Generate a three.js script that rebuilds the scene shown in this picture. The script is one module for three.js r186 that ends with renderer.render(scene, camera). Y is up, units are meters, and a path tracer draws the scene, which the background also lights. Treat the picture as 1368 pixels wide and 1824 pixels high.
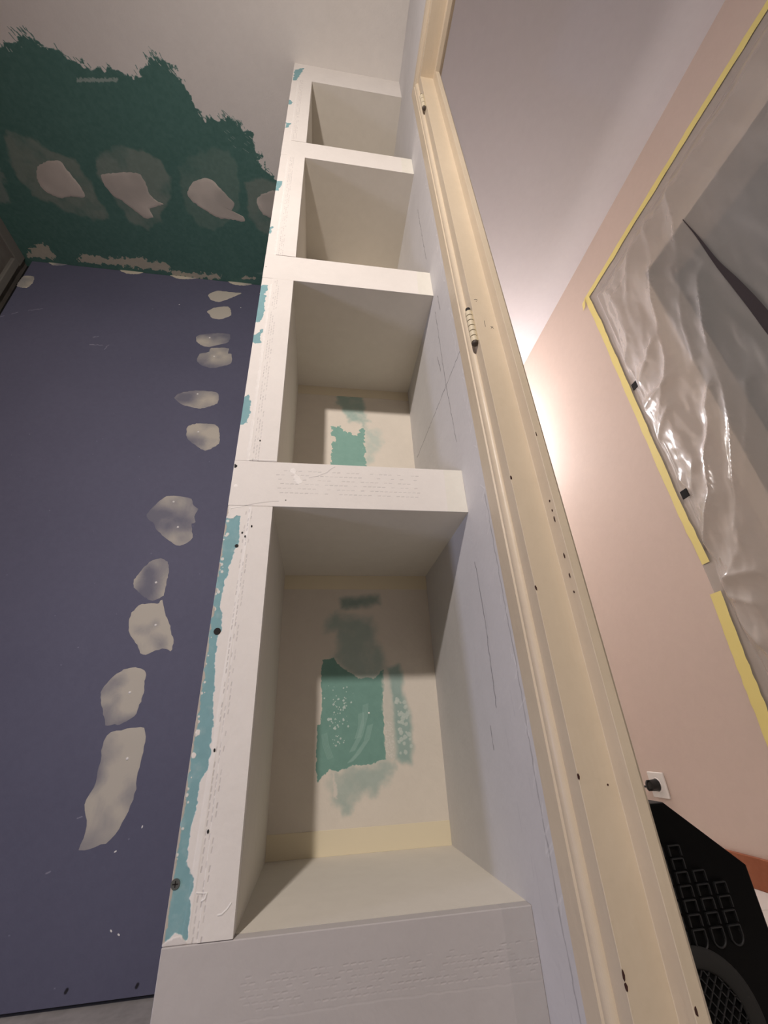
import * as THREE from 'three';
import { mergeGeometries } from 'three/addons/utils/BufferGeometryUtils.js';
import { RoundedBoxGeometry } from 'three/addons/geometries/RoundedBoxGeometry.js';
import { RectAreaLightUniformsLib } from 'three/addons/lights/RectAreaLightUniformsLib.js';

// ---------------------------------------------------------------- camera, lights, exposure
RectAreaLightUniformsLib.init();
const scene = new THREE.Scene();
scene.background = new THREE.Color(0x000000);
const camera = new THREE.PerspectiveCamera(101.33, 1368 / 1824, 0.02, 30);
camera.position.set(0, 0.484, 0);
camera.quaternion.setFromRotationMatrix(new THREE.Matrix4().set(
  0.9890, -0.0290, -0.1480, 0, -0.0460, 0.8790, -0.4750, 0, 0.1440, 0.4770, 0.8670, 0, 0, 0, 0, 1));
const renderer = new THREE.WebGLRenderer({ antialias: true });
renderer.toneMapping = THREE.LinearToneMapping;
renderer.toneMappingExposure = 1.0;
renderer.shadowMap.enabled = true;
// the three lamps: colour and strength (each lamp's light stands in its builder below)
const WORK_LAMP = { at: [-0.404, 1.69, 0.72], aim: [-0.02, 1.0, -0.6], color: new THREE.Color(1.0, 0.905, 0.855), cd: 6.9 };
const LED_PANEL = { at: [-1.30, 0.5, -0.134], w: 0.15, h: 0.18, color: new THREE.Color(0.64, 0.69, 1.0), nits: 44 };
const HALL_BULB = { at: [1.06, 2.08, -2.16], color: new THREE.Color(1.0, 0.955, 0.975), cd: 2.75 };

// ---------------------------------------------------------------- measures (metres, y up)
const CEIL = 2.545, FRONT = -0.56, BACK = -0.857, COL_L = -0.135, NICHE_L = -0.0711, WALL_R = 0.2318, WALL_R2 = 0.289;
const BLUE_Z = -1.393, LEFT_X = -1.409, PINK_X = 1.252, HALL_Y = 0.064, END_Z = 1.45, HALL_END = -3.1;
const NICHES = [[0.323, 0.795], [0.875, 1.339], [1.422, 1.881], [1.968, 2.41]];
const JAMB_Z = -0.4206, JAMB2_Z = 0.41, HEAD_Y = 2.1007;

// ---------------------------------------------------------------- outlines of marks, in metres on their own surfaces
const CEIL_EDGE = [
  [[-1.091,-.653],[-1.064,-.652],[-1.034,-.63],[-1.014,-.612],[-.998,-.607],[-.981,-.612],[-.961,-.625],[-.904,-.636],[-.88,-.644],[-.864,-.655],[-.839,-.663],[-.795,-.66],[-.764,-.656],[-.74,-.67],[-.702,-.665],[-.651,-.647],[-.625,-.635],[-.614,-.611],[-.6,-.601],[-.59,-.616],[-.556,-.625],[-.541,-.652],[-.513,-.663],[-.506,-.696],[-.492,-.738],[-.476,-.757],[-.412,-.744],[-.387,-.741],[-.34,-.755],[-.313,-.776],[-.304,-.81],[-.274,-.851],[-.255,-.891],[-.22,-.911]]
];
const CEIL_HALO = [
  [[-1.222,-.907],[-1.177,-.88],[-1.13,-.895],[-1.073,-.923],[-.997,-.95],[-.983,-.995],[-.97,-1.026],[-.96,-1.155],[-1.032,-1.173],[-1.15,-1.133],[-1.23,-1.1],[-1.243,-1.06],[-1.249,-.982]],
  [[-.922,-.941],[-.889,-.911],[-.814,-.886],[-.729,-.883],[-.67,-.909],[-.646,-.96],[-.669,-1.03],[-.738,-1.137],[-.808,-1.179],[-.879,-1.164],[-.924,-1.02],[-.934,-.981]],
  [[-.607,-.932],[-.55,-.878],[-.464,-.838],[-.405,-.845],[-.377,-.887],[-.368,-.95],[-.391,-1.039],[-.441,-1.111],[-.517,-1.149],[-.584,-1.138],[-.612,-1.094],[-.622,-1.024]],
  [[-.357,-.941],[-.299,-.913],[-.227,-.932],[-.174,-1.013],[-.243,-1.146],[-.294,-1.142],[-.348,-1.08]],
  [[-1.333,-1.016],[-1.298,-1.011],[-1.306,-1.068],[-1.333,-1.138],[-1.374,-1.143],[-1.406,-1.138]]
];
const CEIL_CORE = [
  [[-1.166,-1.006],[-1.138,-.98],[-1.092,-.961],[-1.055,-.962],[-1.042,-.994],[-1.025,-1.032],[-1.015,-1.069],[-1.025,-1.083],[-1.084,-1.086],[-1.124,-1.097],[-1.168,-1.079],[-1.179,-1.044]],
  [[-.922,-.991],[-.882,-.978],[-.808,-.965],[-.766,-.968],[-.754,-.999],[-.753,-1.036],[-.725,-1.063],[-.704,-1.069],[-.772,-1.095],[-.763,-1.126],[-.804,-1.136],[-.833,-1.112],[-.868,-1.081],[-.905,-1.059],[-.922,-1.024]],
  [[-.595,-1.008],[-.558,-.966],[-.513,-.948],[-.479,-.956],[-.44,-.997],[-.408,-1.028],[-.429,-1.072],[-.377,-1.079],[-.375,-1.098],[-.438,-1.096],[-.487,-1.095],[-.54,-1.071],[-.588,-1.037]],
  [[-.312,-1.007],[-.287,-.978],[-.229,-.958],[-.172,-.977],[-.185,-1.032],[-.247,-1.068],[-.295,-1.055]]
];
const CEIL_JOINT = [
  [[-1.395,-1.377],[-1.35,-1.33],[-1.291,-1.297],[-1.277,-1.326],[-1.264,-1.371]],
  [[-1.154,-1.333],[-1.099,-1.332],[-1.033,-1.34],[-.936,-1.323],[-.872,-1.315],[-.857,-1.33],[-.764,-1.33],[-.761,-1.375],[-.911,-1.37],[-1.033,-1.367],[-1.17,-1.37]],
  [[-.754,-1.369],[-.527,-1.362],[-.531,-1.384],[-.762,-1.397]],
  [[-.415,-1.35],[-.356,-1.364],[-.43,-1.375]],
  [[-.879,-.697],[-.74,-.679],[-.748,-.69],[-.884,-.708]]
];
const BLUE_SPOT = [
  [[-.574,2.43],[-.54,2.463],[-.503,2.465],[-.447,2.464],[-.423,2.463],[-.486,2.404],[-.52,2.38],[-.558,2.392]],
  [[-.561,2.304],[-.532,2.337],[-.475,2.353],[-.459,2.334],[-.452,2.291],[-.494,2.258],[-.535,2.261],[-.547,2.284]],
  [[-.582,2.116],[-.572,2.137],[-.515,2.157],[-.442,2.161],[-.44,2.108],[-.48,2.084],[-.528,2.065],[-.569,2.085]],
  [[-.557,1.986],[-.55,2.018],[-.515,2.035],[-.506,2.061],[-.435,2.067],[-.435,2.034],[-.418,2.034],[-.415,1.972],[-.484,1.937],[-.527,1.947],[-.552,1.968]],
  [[-.608,1.754],[-.594,1.779],[-.543,1.799],[-.481,1.801],[-.444,1.794],[-.438,1.739],[-.498,1.705],[-.568,1.717],[-.594,1.736]],
  [[-.531,1.577],[-.533,1.61],[-.493,1.627],[-.433,1.625],[-.413,1.601],[-.405,1.532],[-.447,1.496],[-.483,1.513],[-.525,1.549]],
  [[-.602,1.21],[-.59,1.234],[-.554,1.285],[-.514,1.288],[-.465,1.278],[-.455,1.253],[-.436,1.236],[-.443,1.211],[-.435,1.181],[-.449,1.177],[-.437,1.121],[-.474,1.092],[-.523,1.122],[-.56,1.154],[-.573,1.177],[-.596,1.196]],
  [[-.59,.965],[-.582,.991],[-.555,1.034],[-.525,1.046],[-.502,1.037],[-.492,1.01],[-.489,.957],[-.492,.917],[-.52,.904],[-.545,.914],[-.583,.945]],
  [[-.572,.819],[-.574,.862],[-.555,.889],[-.521,.895],[-.5,.891],[-.496,.908],[-.49,.9],[-.482,.877],[-.454,.823],[-.441,.791],[-.434,.771],[-.437,.745],[-.461,.756],[-.513,.737],[-.533,.762],[-.566,.804]],
  [[-.603,.631],[-.6,.649],[-.58,.681],[-.548,.701],[-.524,.702],[-.495,.69],[-.493,.66],[-.488,.632],[-.496,.592],[-.5,.573],[-.53,.554],[-.556,.553],[-.571,.552],[-.578,.572],[-.587,.589]],
  [[-.562,.278],[-.556,.307],[-.56,.335],[-.572,.358],[-.573,.38],[-.56,.416],[-.561,.435],[-.562,.471],[-.566,.504],[-.555,.532],[-.513,.541],[-.483,.543],[-.47,.545],[-.461,.519],[-.459,.482],[-.462,.426],[-.459,.395],[-.466,.351],[-.482,.312],[-.499,.291],[-.52,.284],[-.537,.28]],
  [[-1.335,2.563],[-1.286,2.574],[-1.207,2.569],[-1.241,2.539],[-1.289,2.529]],
  [[-1.011,2.559],[-.889,2.571],[-.88,2.552],[-.924,2.528],[-.968,2.525]],
  [[-.775,2.556],[-.629,2.561],[-.671,2.535],[-.734,2.526]],
  [[-.5,2.553],[-.436,2.574],[-.363,2.557],[-.416,2.527],[-.473,2.527]],
  [[-1.386,2.355],[-1.382,2.428],[-1.341,2.431],[-1.332,2.386],[-1.344,2.348]]
];
const BLUE_DOT = [
  [[-.524,2.124],[-.488,2.007],[-.522,1.78],[-.488,1.583],[-.522,1.263],[-.49,1.163],[-.521,.962],[-.495,.825],[-.526,.634],[-.495,.469]]
];
const BLUE_FLECK = [
  [[-.414,2.355],[-.434,.115],[-.478,.27],[-.426,.316],[-.452,.123],[-.691,2.334],[-.335,2.478]]
];
const BLUE_SCRATCH = [
  [[-1.288,2.199],[-1.24,2.22]],
  [[-1.343,2.167],[-1.325,2.183]],
  [[-1.38,2.144],[-1.368,2.153]],
  [[-.997,2.021],[-.947,2.023]],
  [[-.935,1.998],[-.925,2.027]],
  [[-.998,2.067],[-.976,2.074]],
  [[-.584,.344],[-.575,.347]],
  [[-.623,.239],[-.616,.241]]
];
const BLUE_NAIL = [
  [[-.52,.032],[-.375,.026]]
];
const TEAL_FRONT = [
  [[-.1429,.7731],[-.1346,.7733],[-.1263,.7731],[-.125,.7724],[-.1205,.7778],[-.1142,.7788],[-.1141,.778],[-.1141,.7608],[-.1129,.7391],[-.117,.7263],[-.1192,.7138],[-.1222,.6897],[-.1253,.6767],[-.1268,.6615],[-.1267,.6504],[-.1249,.643],[-.1205,.6358],[-.122,.6299],[-.1217,.6193],[-.121,.6135],[-.1226,.609],[-.1238,.5977],[-.1234,.5754],[-.1171,.5255],[-.1162,.5164],[-.1154,.4934],[-.1153,.4798],[-.1147,.4633],[-.1216,.4556],[-.1226,.4509],[-.1221,.4415],[-.1223,.4264],[-.122,.4087],[-.1228,.3932],[-.1221,.3822],[-.1171,.3738],[-.1145,.3656],[-.1147,.354],[-.1135,.3377],[-.1134,.3273],[-.1149,.3275],[-.1178,.3307],[-.1257,.332],[-.1314,.3296],[-.1343,.3251],[-.152,.3267],[-.1517,.3858],[-.1547,.4918],[-.1496,.576],[-.1503,.6348]],
  [[-.1446,1.3094],[-.1204,1.3143],[-.1239,1.2908],[-.1206,1.2187],[-.1248,1.2068],[-.1339,1.198],[-.1371,1.1902],[-.1468,1.1888]],
  [[-.1454,1.1573],[-.134,1.1588],[-.121,1.1785],[-.1202,1.1431],[-.1359,1.1394],[-.1434,1.1384]],
  [[-.1503,1.0049],[-.1365,1.0062],[-.1284,1.0118],[-.1224,.9883],[-.1232,.9626],[-.1266,.9464],[-.1339,.945],[-.1431,.9443]],
  [[-.1358,1.7357],[-.1191,1.7405],[-.1284,1.6911],[-.1345,1.6895]],
  [[-.1318,2.482],[-.1016,2.5123],[-.1189,2.3983],[-.1308,2.3928]],
  [[-.1368,2.2391],[-.1201,2.2203],[-.1293,2.2012],[-.1344,2.1991]],
  [[-.1341,2.0752],[-.1194,2.075],[-.1273,2.0437],[-.132,2.042]],
  [[-.1282,1.5295],[-.1317,1.5006],[-.1373,1.4994],[-.1358,1.5278]]
];
const FRONT_HOLE = [
  [[-.125,.6127],[-.1152,.7303],[-.11,.7507],[-.0979,.761],[-.1054,.745],[-.11,.4816],[-.1061,.4082],[-.1334,.8671],[-.1004,.9147],[-.0978,.7608],[-.0532,.8063],[-.1305,1.3762]]
];
const FRONT_SCREW = [
  [[-.1307,.3683]]
];
const FRONT_FLAKE = [
  [[-.1094,.36],[-.1058,.3594],[-.0998,.3593],[-.1009,.3552],[-.1041,.3534]],
  [[-.0871,.3419],[-.0837,.3423],[-.079,.3459],[-.076,.3498]],
  [[-.1298,.7901],[-.0936,.7991],[-.075,.8026],[-.0636,.8038]],
  [[-.111,.8783],[-.093,.8775],[-.073,.878]]
];
const BACK4 = [
  [[.0111,.6237],[.0331,.6277],[.0396,.6169],[.0585,.6015],[.0805,.589],[.0852,.5874],[.0995,.5899],[.109,.5867],[.1289,.6026],[.1296,.5846],[.1267,.5556],[.1262,.5557],[.125,.5098],[.1261,.4805],[.1272,.4522],[.1158,.45],[.0915,.4444],[.0677,.4457],[.0629,.4439],[.041,.439],[.027,.4411],[.0209,.4348],[.0133,.4325],[.0081,.425],[.0039,.4383],[.004,.4584],[.004,.4861],[.004,.5118],[.0088,.5145],[.0121,.5442],[.0126,.5595],[.0126,.5594],[.0089,.5881]],
  [[.1371,.6055],[.1587,.6111],[.1656,.5911],[.1655,.5543],[.1741,.5306],[.1764,.5152],[.1769,.4781],[.1725,.4443],[.1563,.4465],[.1452,.4527],[.1435,.509],[.1435,.5551],[.1413,.5623],[.1385,.5844]],
  [[.0301,.4369],[.0661,.443],[.1271,.4494],[.1346,.4381],[.1319,.418],[.122,.4107],[.106,.4025],[.0906,.4099],[.075,.4069],[.0686,.3894],[.0519,.3792],[.0398,.3887],[.0319,.4171]],
  [[.0331,.6277],[.0426,.6477],[.0391,.6797],[.0163,.6767],[.0159,.6996],[.0339,.7145],[.0506,.7077],[.1096,.7038],[.1155,.6787],[.1115,.6624],[.1242,.6462],[.1281,.6226],[.1289,.6026],[.109,.5867],[.0805,.589],[.0506,.6076]],
  [[.0438,.7454],[.0763,.7489],[.1251,.7506],[.1262,.7347],[.1017,.7278],[.0472,.7246]]
];
const BACK3 = [
  [[.0195,1.206],[.0238,1.2022],[.0439,1.2037],[.0503,1.1892],[.0694,1.1852],[.0725,1.1761],[.0842,1.1742],[.0896,1.1813],[.0931,1.1978],[.1039,1.2013],[.1059,1.1933],[.1046,1.14],[.1063,1.0794],[.0214,1.0748],[.0198,1.1167],[.0216,1.1347],[.0183,1.1448],[.0275,1.1518],[.0327,1.1574],[.0315,1.1665],[.0211,1.1698],[.0188,1.1816],[.024,1.19]],
  [[.0347,1.3101],[.1067,1.3229],[.1068,1.2781],[.1155,1.2272],[.1041,1.2096],[.0719,1.2266],[.046,1.2527],[.0393,1.2722]],
  [[.107,1.1934],[.1387,1.2012],[.151,1.1829],[.1359,1.129],[.1137,1.0897],[.1065,1.0893]]
];
const SWIRL = [
  [[.0923,.5413],[.0901,.5186],[.0812,.4897],[.0663,.4663]],
  [[.0997,.5064],[.0925,.482],[.0758,.4617],[.063,.45]],
  [[.0165,.4954],[.02,.4769],[.0283,.4572]],
  [[.0835,.5264],[.0832,.5071],[.0762,.487]]
];
const PENCIL = [
  [[-.566,1.293],[-.57,1.083],[-.563,.938]],
  [[-.827,1.094],[-.484,1.073]],
  [[-.566,.711],[-.563,.623],[-.571,.514]],
  [[-.602,.492],[-.603,.465]],
  [[-.489,.787],[-.49,.728],[-.492,.625],[-.489,.565],[-.494,.472],[-.496,.429],[-.495,.376],[-.497,.325],[-.496,.29],[-.495,.262]],
  [[-.574,1.723],[-.572,1.574],[-.569,1.489]],
  [[-.539,1.308],[-.538,1.261]],
  [[-.592,1.184],[-.586,1.135]]
];
const FOLD = [
  [[-.785,1.992],[-.88,1.754],[-.898,1.64],[-.929,1.578],[-1.053,1.459],[-1.091,1.415]],
  [[-.732,1.908],[-.788,1.697],[-.816,1.548]],
  [[-.683,1.758],[-.742,1.581],[-.759,1.512],[-.783,1.372],[-.805,1.277],[-.88,1.12],[-.941,.99]],
  [[-.818,1.42],[-.854,1.372],[-.867,1.323],[-.931,1.227],[-.962,1.113],[-1.085,.992]],
  [[-1.11,1.792],[-1.038,1.854],[-1.001,1.906]],
  [[-.974,1.474],[-1.035,1.445],[-1.097,1.42]],
  [[-.721,1.349],[-.76,1.262],[-.831,1.143],[-.954,.944]],
  [[-1.046,1.681],[-.966,1.717],[-.914,1.752]],
  [[-1.08,1.578],[-.945,1.562],[-.919,1.567]],
  [[-1.068,1.229],[-1.037,1.165],[-.976,1.233]],
  [[-1.023,2.121],[-.899,2.112],[-.875,2.139]],
  [[-.729,2.282],[-.752,2.12],[-.781,1.99]],
  [[-.918,2.048],[-.765,2.291]],
  [[-.597,2.286],[-.642,2.081]],
  [[-.646,2.056],[-.7,1.919],[-.776,1.722]],
  [[-.674,1.78],[-.721,1.648]],
  [[-.988,1.085],[-1.084,.99]],
  [[-.913,.992],[-.966,.927],[-1.077,.842]],
  [[-1.142,.869],[-1.049,.867],[-.951,.85]],
  [[-1.106,.798],[-1.077,.73],[-1.044,.67]],
  [[-1.088,.822],[-.993,.77]]
];
const ZIP = [
  [[-.627,2.014],[-.623,1.904],[-.619,1.748],[-.613,1.644],[-.607,1.522],[-.606,1.421]]
];
const PADS = [
  [[-1.083,1.696],[-1.072,1.177]]
];
// ---------------------------------------------------------------- helpers
const V = (...a) => new THREE.Vector3(...a);
const clamp = (x, a = 0, b = 1) => Math.min(b, Math.max(a, x));
const smooth = (a, b, x) => { const t = clamp((x - a) / (b - a)); return t * t * (3 - 2 * t); };
const mix = (a, b, t) => a + (b - a) * t;
function rng(s) { return () => { s = (s + 0x6d2b79f5) | 0; let t = Math.imul(s ^ (s >>> 15), 1 | s); t = (t + Math.imul(t ^ (t >>> 7), 61 | t)) ^ t; return ((t ^ (t >>> 14)) >>> 0) / 4294967296; }; }
function h2(x, y) { let n = Math.imul(x, 374761393) + Math.imul(y, 668265263); n = Math.imul(n ^ (n >>> 13), 1274126177); return ((n ^ (n >>> 16)) >>> 0) / 4294967296; }
function noise(x, y) {
  const xi = Math.floor(x), yi = Math.floor(y), fx = x - xi, fy = y - yi, u = fx * fx * (3 - 2 * fx), v = fy * fy * (3 - 2 * fy);
  return mix(mix(h2(xi, yi), h2(xi + 1, yi), u), mix(h2(xi, yi + 1), h2(xi + 1, yi + 1), u), v) * 2 - 1;
}
const fbm = (x, y, o = 4) => { let s = 0, a = 0.5; for (let i = 0; i < o; i++) { s += a * noise(x, y); x = x * 2.03 + 17.1; y = y * 2.03 + 9.7; a *= 0.5; } return s; };
function sdPoly(p, x, y) {            // signed distance, negative inside
  let d = 1e9, s = 1;
  for (let i = 0, j = p.length - 1; i < p.length; j = i++) {
    const ax = p[i][0], ay = p[i][1], ex = p[j][0] - ax, ey = p[j][1] - ay, wx = x - ax, wy = y - ay, t = clamp((wx * ex + wy * ey) / (ex * ex + ey * ey + 1e-12));
    const bx = wx - ex * t, by = wy - ey * t;
    d = Math.min(d, bx * bx + by * by);
    const c1 = y >= ay, c2 = y < p[j][1], c3 = ex * wy > ey * wx;
    if ((c1 && c2 && c3) || (!c1 && !c2 && !c3)) s = -s;
  }
  return s * Math.sqrt(d);
}
function sdLine(p, x, y) {
  let d = 1e9;
  for (let i = 1; i < p.length; i++) {
    const ax = p[i - 1][0], ay = p[i - 1][1], ex = p[i][0] - ax, ey = p[i][1] - ay, wx = x - ax, wy = y - ay, t = clamp((wx * ex + wy * ey) / (ex * ex + ey * ey + 1e-12));
    d = Math.min(d, Math.hypot(wx - ex * t, wy - ey * t));
  }
  return d;
}
class Paint {                          // colour and relief of one flat surface, measured in its own metres
  constructor(w, h, u0, v0, u1, v1) { Object.assign(this, { w, h, u0, v0, u1, v1 }); this.c = new Float32Array(w * h * 3); this.z = new Float32Array(w * h); }
  each(b, f) {
    const { w, h, u0, v0, u1, v1 } = this, du = (u1 - u0) / w, dv = (v1 - v0) / h;
    const x0 = Math.max(0, Math.floor((b[0] - u0) / du)), x1 = Math.min(w - 1, Math.ceil((b[2] - u0) / du)), y0 = Math.max(0, Math.floor((b[1] - v0) / dv)), y1 = Math.min(h - 1, Math.ceil((b[3] - v0) / dv));
    for (let y = y0; y <= y1; y++) for (let x = x0; x <= x1; x++) f(y * w + x, u0 + (x + 0.5) * du, v0 + (y + 0.5) * dv);
    return this;
  }
  all(f) { return this.each([this.u0, this.v0, this.u1, this.v1], f); }
  base(col, amp = 6, f1 = 3, f2 = 60) {
    return this.all((i, u, v) => { const n = amp * (fbm(u * f1, v * f1, 3) + 0.5 * fbm(u * f2 + 5, v * f2, 3)); for (let k = 0; k < 3; k++) this.c[i * 3 + k] = col[k] + n; });
  }
  put(i, col, a, n = 0) { for (let k = 0; k < 3; k++) this.c[i * 3 + k] = mix(this.c[i * 3 + k], col[k] + n, a); }
  poly(p, col, { a = 1, soft = 0.0008, rough = 0, freq = 150, amp = 5, lift = 0, patchy = 0, pf = 40 } = {}) {
    const m = soft + rough * 1.5, us = p.map((q) => q[0]), vs = p.map((q) => q[1]);
    return this.each([Math.min(...us) - m, Math.min(...vs) - m, Math.max(...us) + m, Math.max(...vs) + m], (i, u, v) => {
      let d = sdPoly(p, u, v);
      if (rough) d += rough * fbm(u * freq, v * freq, 4) * 1.6;
      let k = a * (1 - smooth(-soft, soft, d));
      if (k <= 0) return;
      if (patchy) k *= clamp(1 + patchy * fbm(u * pf + 3, v * pf + 8, 4));
      this.put(i, col, k, amp * fbm(u * 90, v * 90, 3));
      this.z[i] += lift * k;
    });
  }
  line(p, wd, col, a = 1, lift = 0, wob = 0) {
    const us = p.map((q) => q[0]), vs = p.map((q) => q[1]), m = wd * 2 + wob;
    return this.each([Math.min(...us) - m, Math.min(...vs) - m, Math.max(...us) + m, Math.max(...vs) + m], (i, u, v) => {
      const d = sdLine(p, u + wob * noise(u * 120, v * 120), v + wob * noise(u * 120 + 40, v * 120)), k = a * (1 - smooth(wd * 0.4, wd, d));
      if (k > 0) { this.put(i, col, k); this.z[i] += lift * k; }
    });
  }
  dot(u0, v0, r, col, a = 1, lift = 0) {
    return this.each([u0 - r * 1.5, v0 - r * 1.5, u0 + r * 1.5, v0 + r * 1.5], (i, u, v) => {
      const d = Math.hypot(u - u0, v - v0) * (1 + 0.25 * noise(u * 400, v * 400)), k = a * (1 - smooth(r * 0.7, r, d));
      if (k > 0) { this.put(i, col, k); this.z[i] += lift * k; }
    });
  }
  relief(f) { return this.all((i, u, v) => { this.z[i] += f(u, v); }); }
  map() {
    const d = new Uint8Array(this.w * this.h * 4);
    for (let i = 0; i < this.w * this.h; i++) { for (let k = 0; k < 3; k++) d[i * 4 + k] = clamp(this.c[i * 3 + k], 0, 255); d[i * 4 + 3] = 255; }
    return texture(d, this.w, this.h, true);
  }
  bump() {                              // relief clipped to +-1, mid grey = surface
    const d = new Uint8Array(this.w * this.h * 4);
    for (let i = 0; i < this.w * this.h; i++) { d[i * 4] = d[i * 4 + 1] = d[i * 4 + 2] = clamp(127 + this.z[i] * 127, 0, 255); d[i * 4 + 3] = 255; }
    return texture(d, this.w, this.h, false);
  }
  material({ rough = 0.8, bumpScale = 0, ...more } = {}) {
    return new THREE.MeshStandardMaterial({ map: this.map(), roughness: rough, ...(bumpScale ? { bumpMap: this.bump(), bumpScale } : {}), ...more });
  }
}
function texture(d, w, h, srgb) {
  const t = new THREE.DataTexture(d, w, h); t.magFilter = THREE.LinearFilter; t.minFilter = THREE.LinearMipmapLinearFilter; t.generateMipmaps = true;
  if (srgb) t.colorSpace = THREE.SRGBColorSpace;
  t.needsUpdate = true; return t;
}
// uv of a geometry from two of its coordinates, over the rectangle a Paint covers
function uvOf(g, a, b, p) {
  const q = g.attributes.position, uv = new Float32Array(q.count * 2);
  for (let i = 0; i < q.count; i++) { uv[i * 2] = (q.getComponent(i, a) - p.u0) / (p.u1 - p.u0); uv[i * 2 + 1] = (q.getComponent(i, b) - p.v0) / (p.v1 - p.v0); }
  g.setAttribute('uv', new THREE.BufferAttribute(uv, 2)); return g;
}
function box(x0, x1, y0, y1, z0, z1, r = 0) {
  const w = x1 - x0, h = y1 - y0, d = z1 - z0, g = r ? new RoundedBoxGeometry(w, h, d, 2, r) : new THREE.BoxGeometry(w, h, d);
  return g.translate((x0 + x1) / 2, (y0 + y1) / 2, (z0 + z1) / 2);
}
const merge = (l) => mergeGeometries(l.map((g) => { const n = g.index ? g.toNonIndexed() : g; for (const k of Object.keys(n.attributes)) if (!['position', 'normal', 'uv'].includes(k)) n.deleteAttribute(k); return n; }));
const taken = {};
function numbered(n) { const k = taken[n] = (taken[n] ?? -1) + 1; return k ? n + '_' + String(k).padStart(3, '0') : n; }
function lit(o) { o.castShadow = o.receiveShadow = true; return o; }
function part(name, g, m, parent, label) {             // geometry is given in world metres
  const o = lit(new THREE.Mesh(g, m)); o.name = name;
  const at = V(); for (let p = parent; p; p = p.parent) at.add(p.position);
  g.translate(-at.x, -at.y, -at.z);
  parent.add(o); if (label) o.userData.label = label; return o;
}
function piece(name, g, m, parent, pos, turn) {        // shared geometry, placed in world metres
  const o = lit(new THREE.Mesh(g, m)); o.name = name;
  const at = V(); for (let p = parent; p; p = p.parent) at.add(p.position);
  o.position.set(pos[0] - at.x, pos[1] - at.y, pos[2] - at.z); if (turn) o.rotation.set(...turn);
  parent.add(o); return o;
}
function thing(name, label, category, pos, group) {
  const o = new THREE.Group(); o.name = numbered(name); o.position.set(...pos); o.userData = { label, category }; if (group) o.userData.group = group;
  scene.add(o); return o;
}
function solo(name, label, category, g, m, group) {
  g.computeBoundingBox(); const b = g.boundingBox, c = [(b.min.x + b.max.x) / 2, b.min.y, (b.min.z + b.max.z) / 2];
  g.translate(-c[0], -c[1], -c[2]);
  const o = lit(new THREE.Mesh(g, m)); o.name = numbered(name); o.position.set(...c); o.userData = { label, category }; if (group) o.userData.group = group;
  scene.add(o); return o;
}
function struct(name, label, category, g, m) {
  const o = lit(g ? new THREE.Mesh(g, m) : new THREE.Group()); o.name = name; o.userData = { kind: 'structure', label, category }; scene.add(o); return o;
}
const std = (hex, rough = 0.8, more = {}) => new THREE.MeshStandardMaterial({ color: hex, roughness: rough, ...more });
// closed smooth outline through given points
function outline(pts, n, jag = 0, seed = 1) {
  const c = new THREE.CatmullRomCurve3(pts.map((p) => V(p[0], p[1], 0)), true, 'catmullrom', 0.35), r = rng(seed);
  return c.getSpacedPoints(n).slice(0, n).map((p) => [p.x + (r() - 0.5) * jag, p.y + (r() - 0.5) * jag]);
}
// a trowelled patch of filler: a low raised blob on a surface; film says where it is scraped thin
function patch(pts, { n = 56, rings = 12, thick = 0.0012, jag = 0.0015, seed = 1, thin, full, place, spread = 30, cut = 0.05 }) {
  const o = outline(pts, n, jag, seed); let cx = 0, cy = 0; for (const p of o) { cx += p[0] / n; cy += p[1] / n; }
  const pos = [], col = [], idx = [], c = [0, 0, 0];
  const add = (x, y, t, edge) => {
    const k = clamp(0.62 + 1.5 * (fbm(x * spread + seed * 7.3, y * spread + seed * 3.1, 3) + cut) + 0.1 * fbm(x * 300, y * 300, 2));
    for (let i = 0; i < 3; i++) c[i] = mix(thin[i], full[i], k);
    const q = place(x, y, edge ? 0.0001 : thick * (0.45 + 0.55 * Math.sqrt(1 - t * t)) * (0.8 + 0.4 * k)); pos.push(...q);
    const lc = new THREE.Color().setRGB(c[0] / 255, c[1] / 255, c[2] / 255, THREE.SRGBColorSpace); col.push(lc.r, lc.g, lc.b);
  };
  add(cx, cy, 0, false);
  for (let r = 1; r <= rings; r++) for (let i = 0; i < n; i++) { const t = r / rings; add(mix(cx, o[i][0], t), mix(cy, o[i][1], t), t * 0.9, r === rings); }
  for (let i = 0; i < n; i++) idx.push(0, 1 + i, 1 + (i + 1) % n);
  for (let r = 0; r < rings - 1; r++) for (let i = 0; i < n; i++) { const a = 1 + r * n + i, b = 1 + r * n + (i + 1) % n; idx.push(a, a + n, b, b, a + n, b + n); }
  const g = new THREE.BufferGeometry();
  g.setAttribute('position', new THREE.Float32BufferAttribute(pos, 3)); g.setAttribute('color', new THREE.Float32BufferAttribute(col, 3)); g.setIndex(idx); g.computeVertexNormals();
  return g;
}
// a flat ribbon of some width along points, given a sideways direction per point
function ribbon(points, side, width) {
  const pos = [], idx = [];
  points.forEach((p, i) => { const s = side(i), w = typeof width === 'function' ? width(i) : width; for (const k of [-0.5, -0.17, 0.17, 0.5]) pos.push(p.x + s.x * w * k, p.y + s.y * w * k, p.z + s.z * w * k); });
  for (let i = 0; i < points.length - 1; i++) for (let k = 0; k < 3; k++) { const a = i * 4 + k; idx.push(a, a + 1, a + 4, a + 1, a + 5, a + 4); }
  const g = new THREE.BufferGeometry(); g.setAttribute('position', new THREE.Float32BufferAttribute(pos, 3)); g.setIndex(idx); g.computeVertexNormals(); return g;
}

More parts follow.
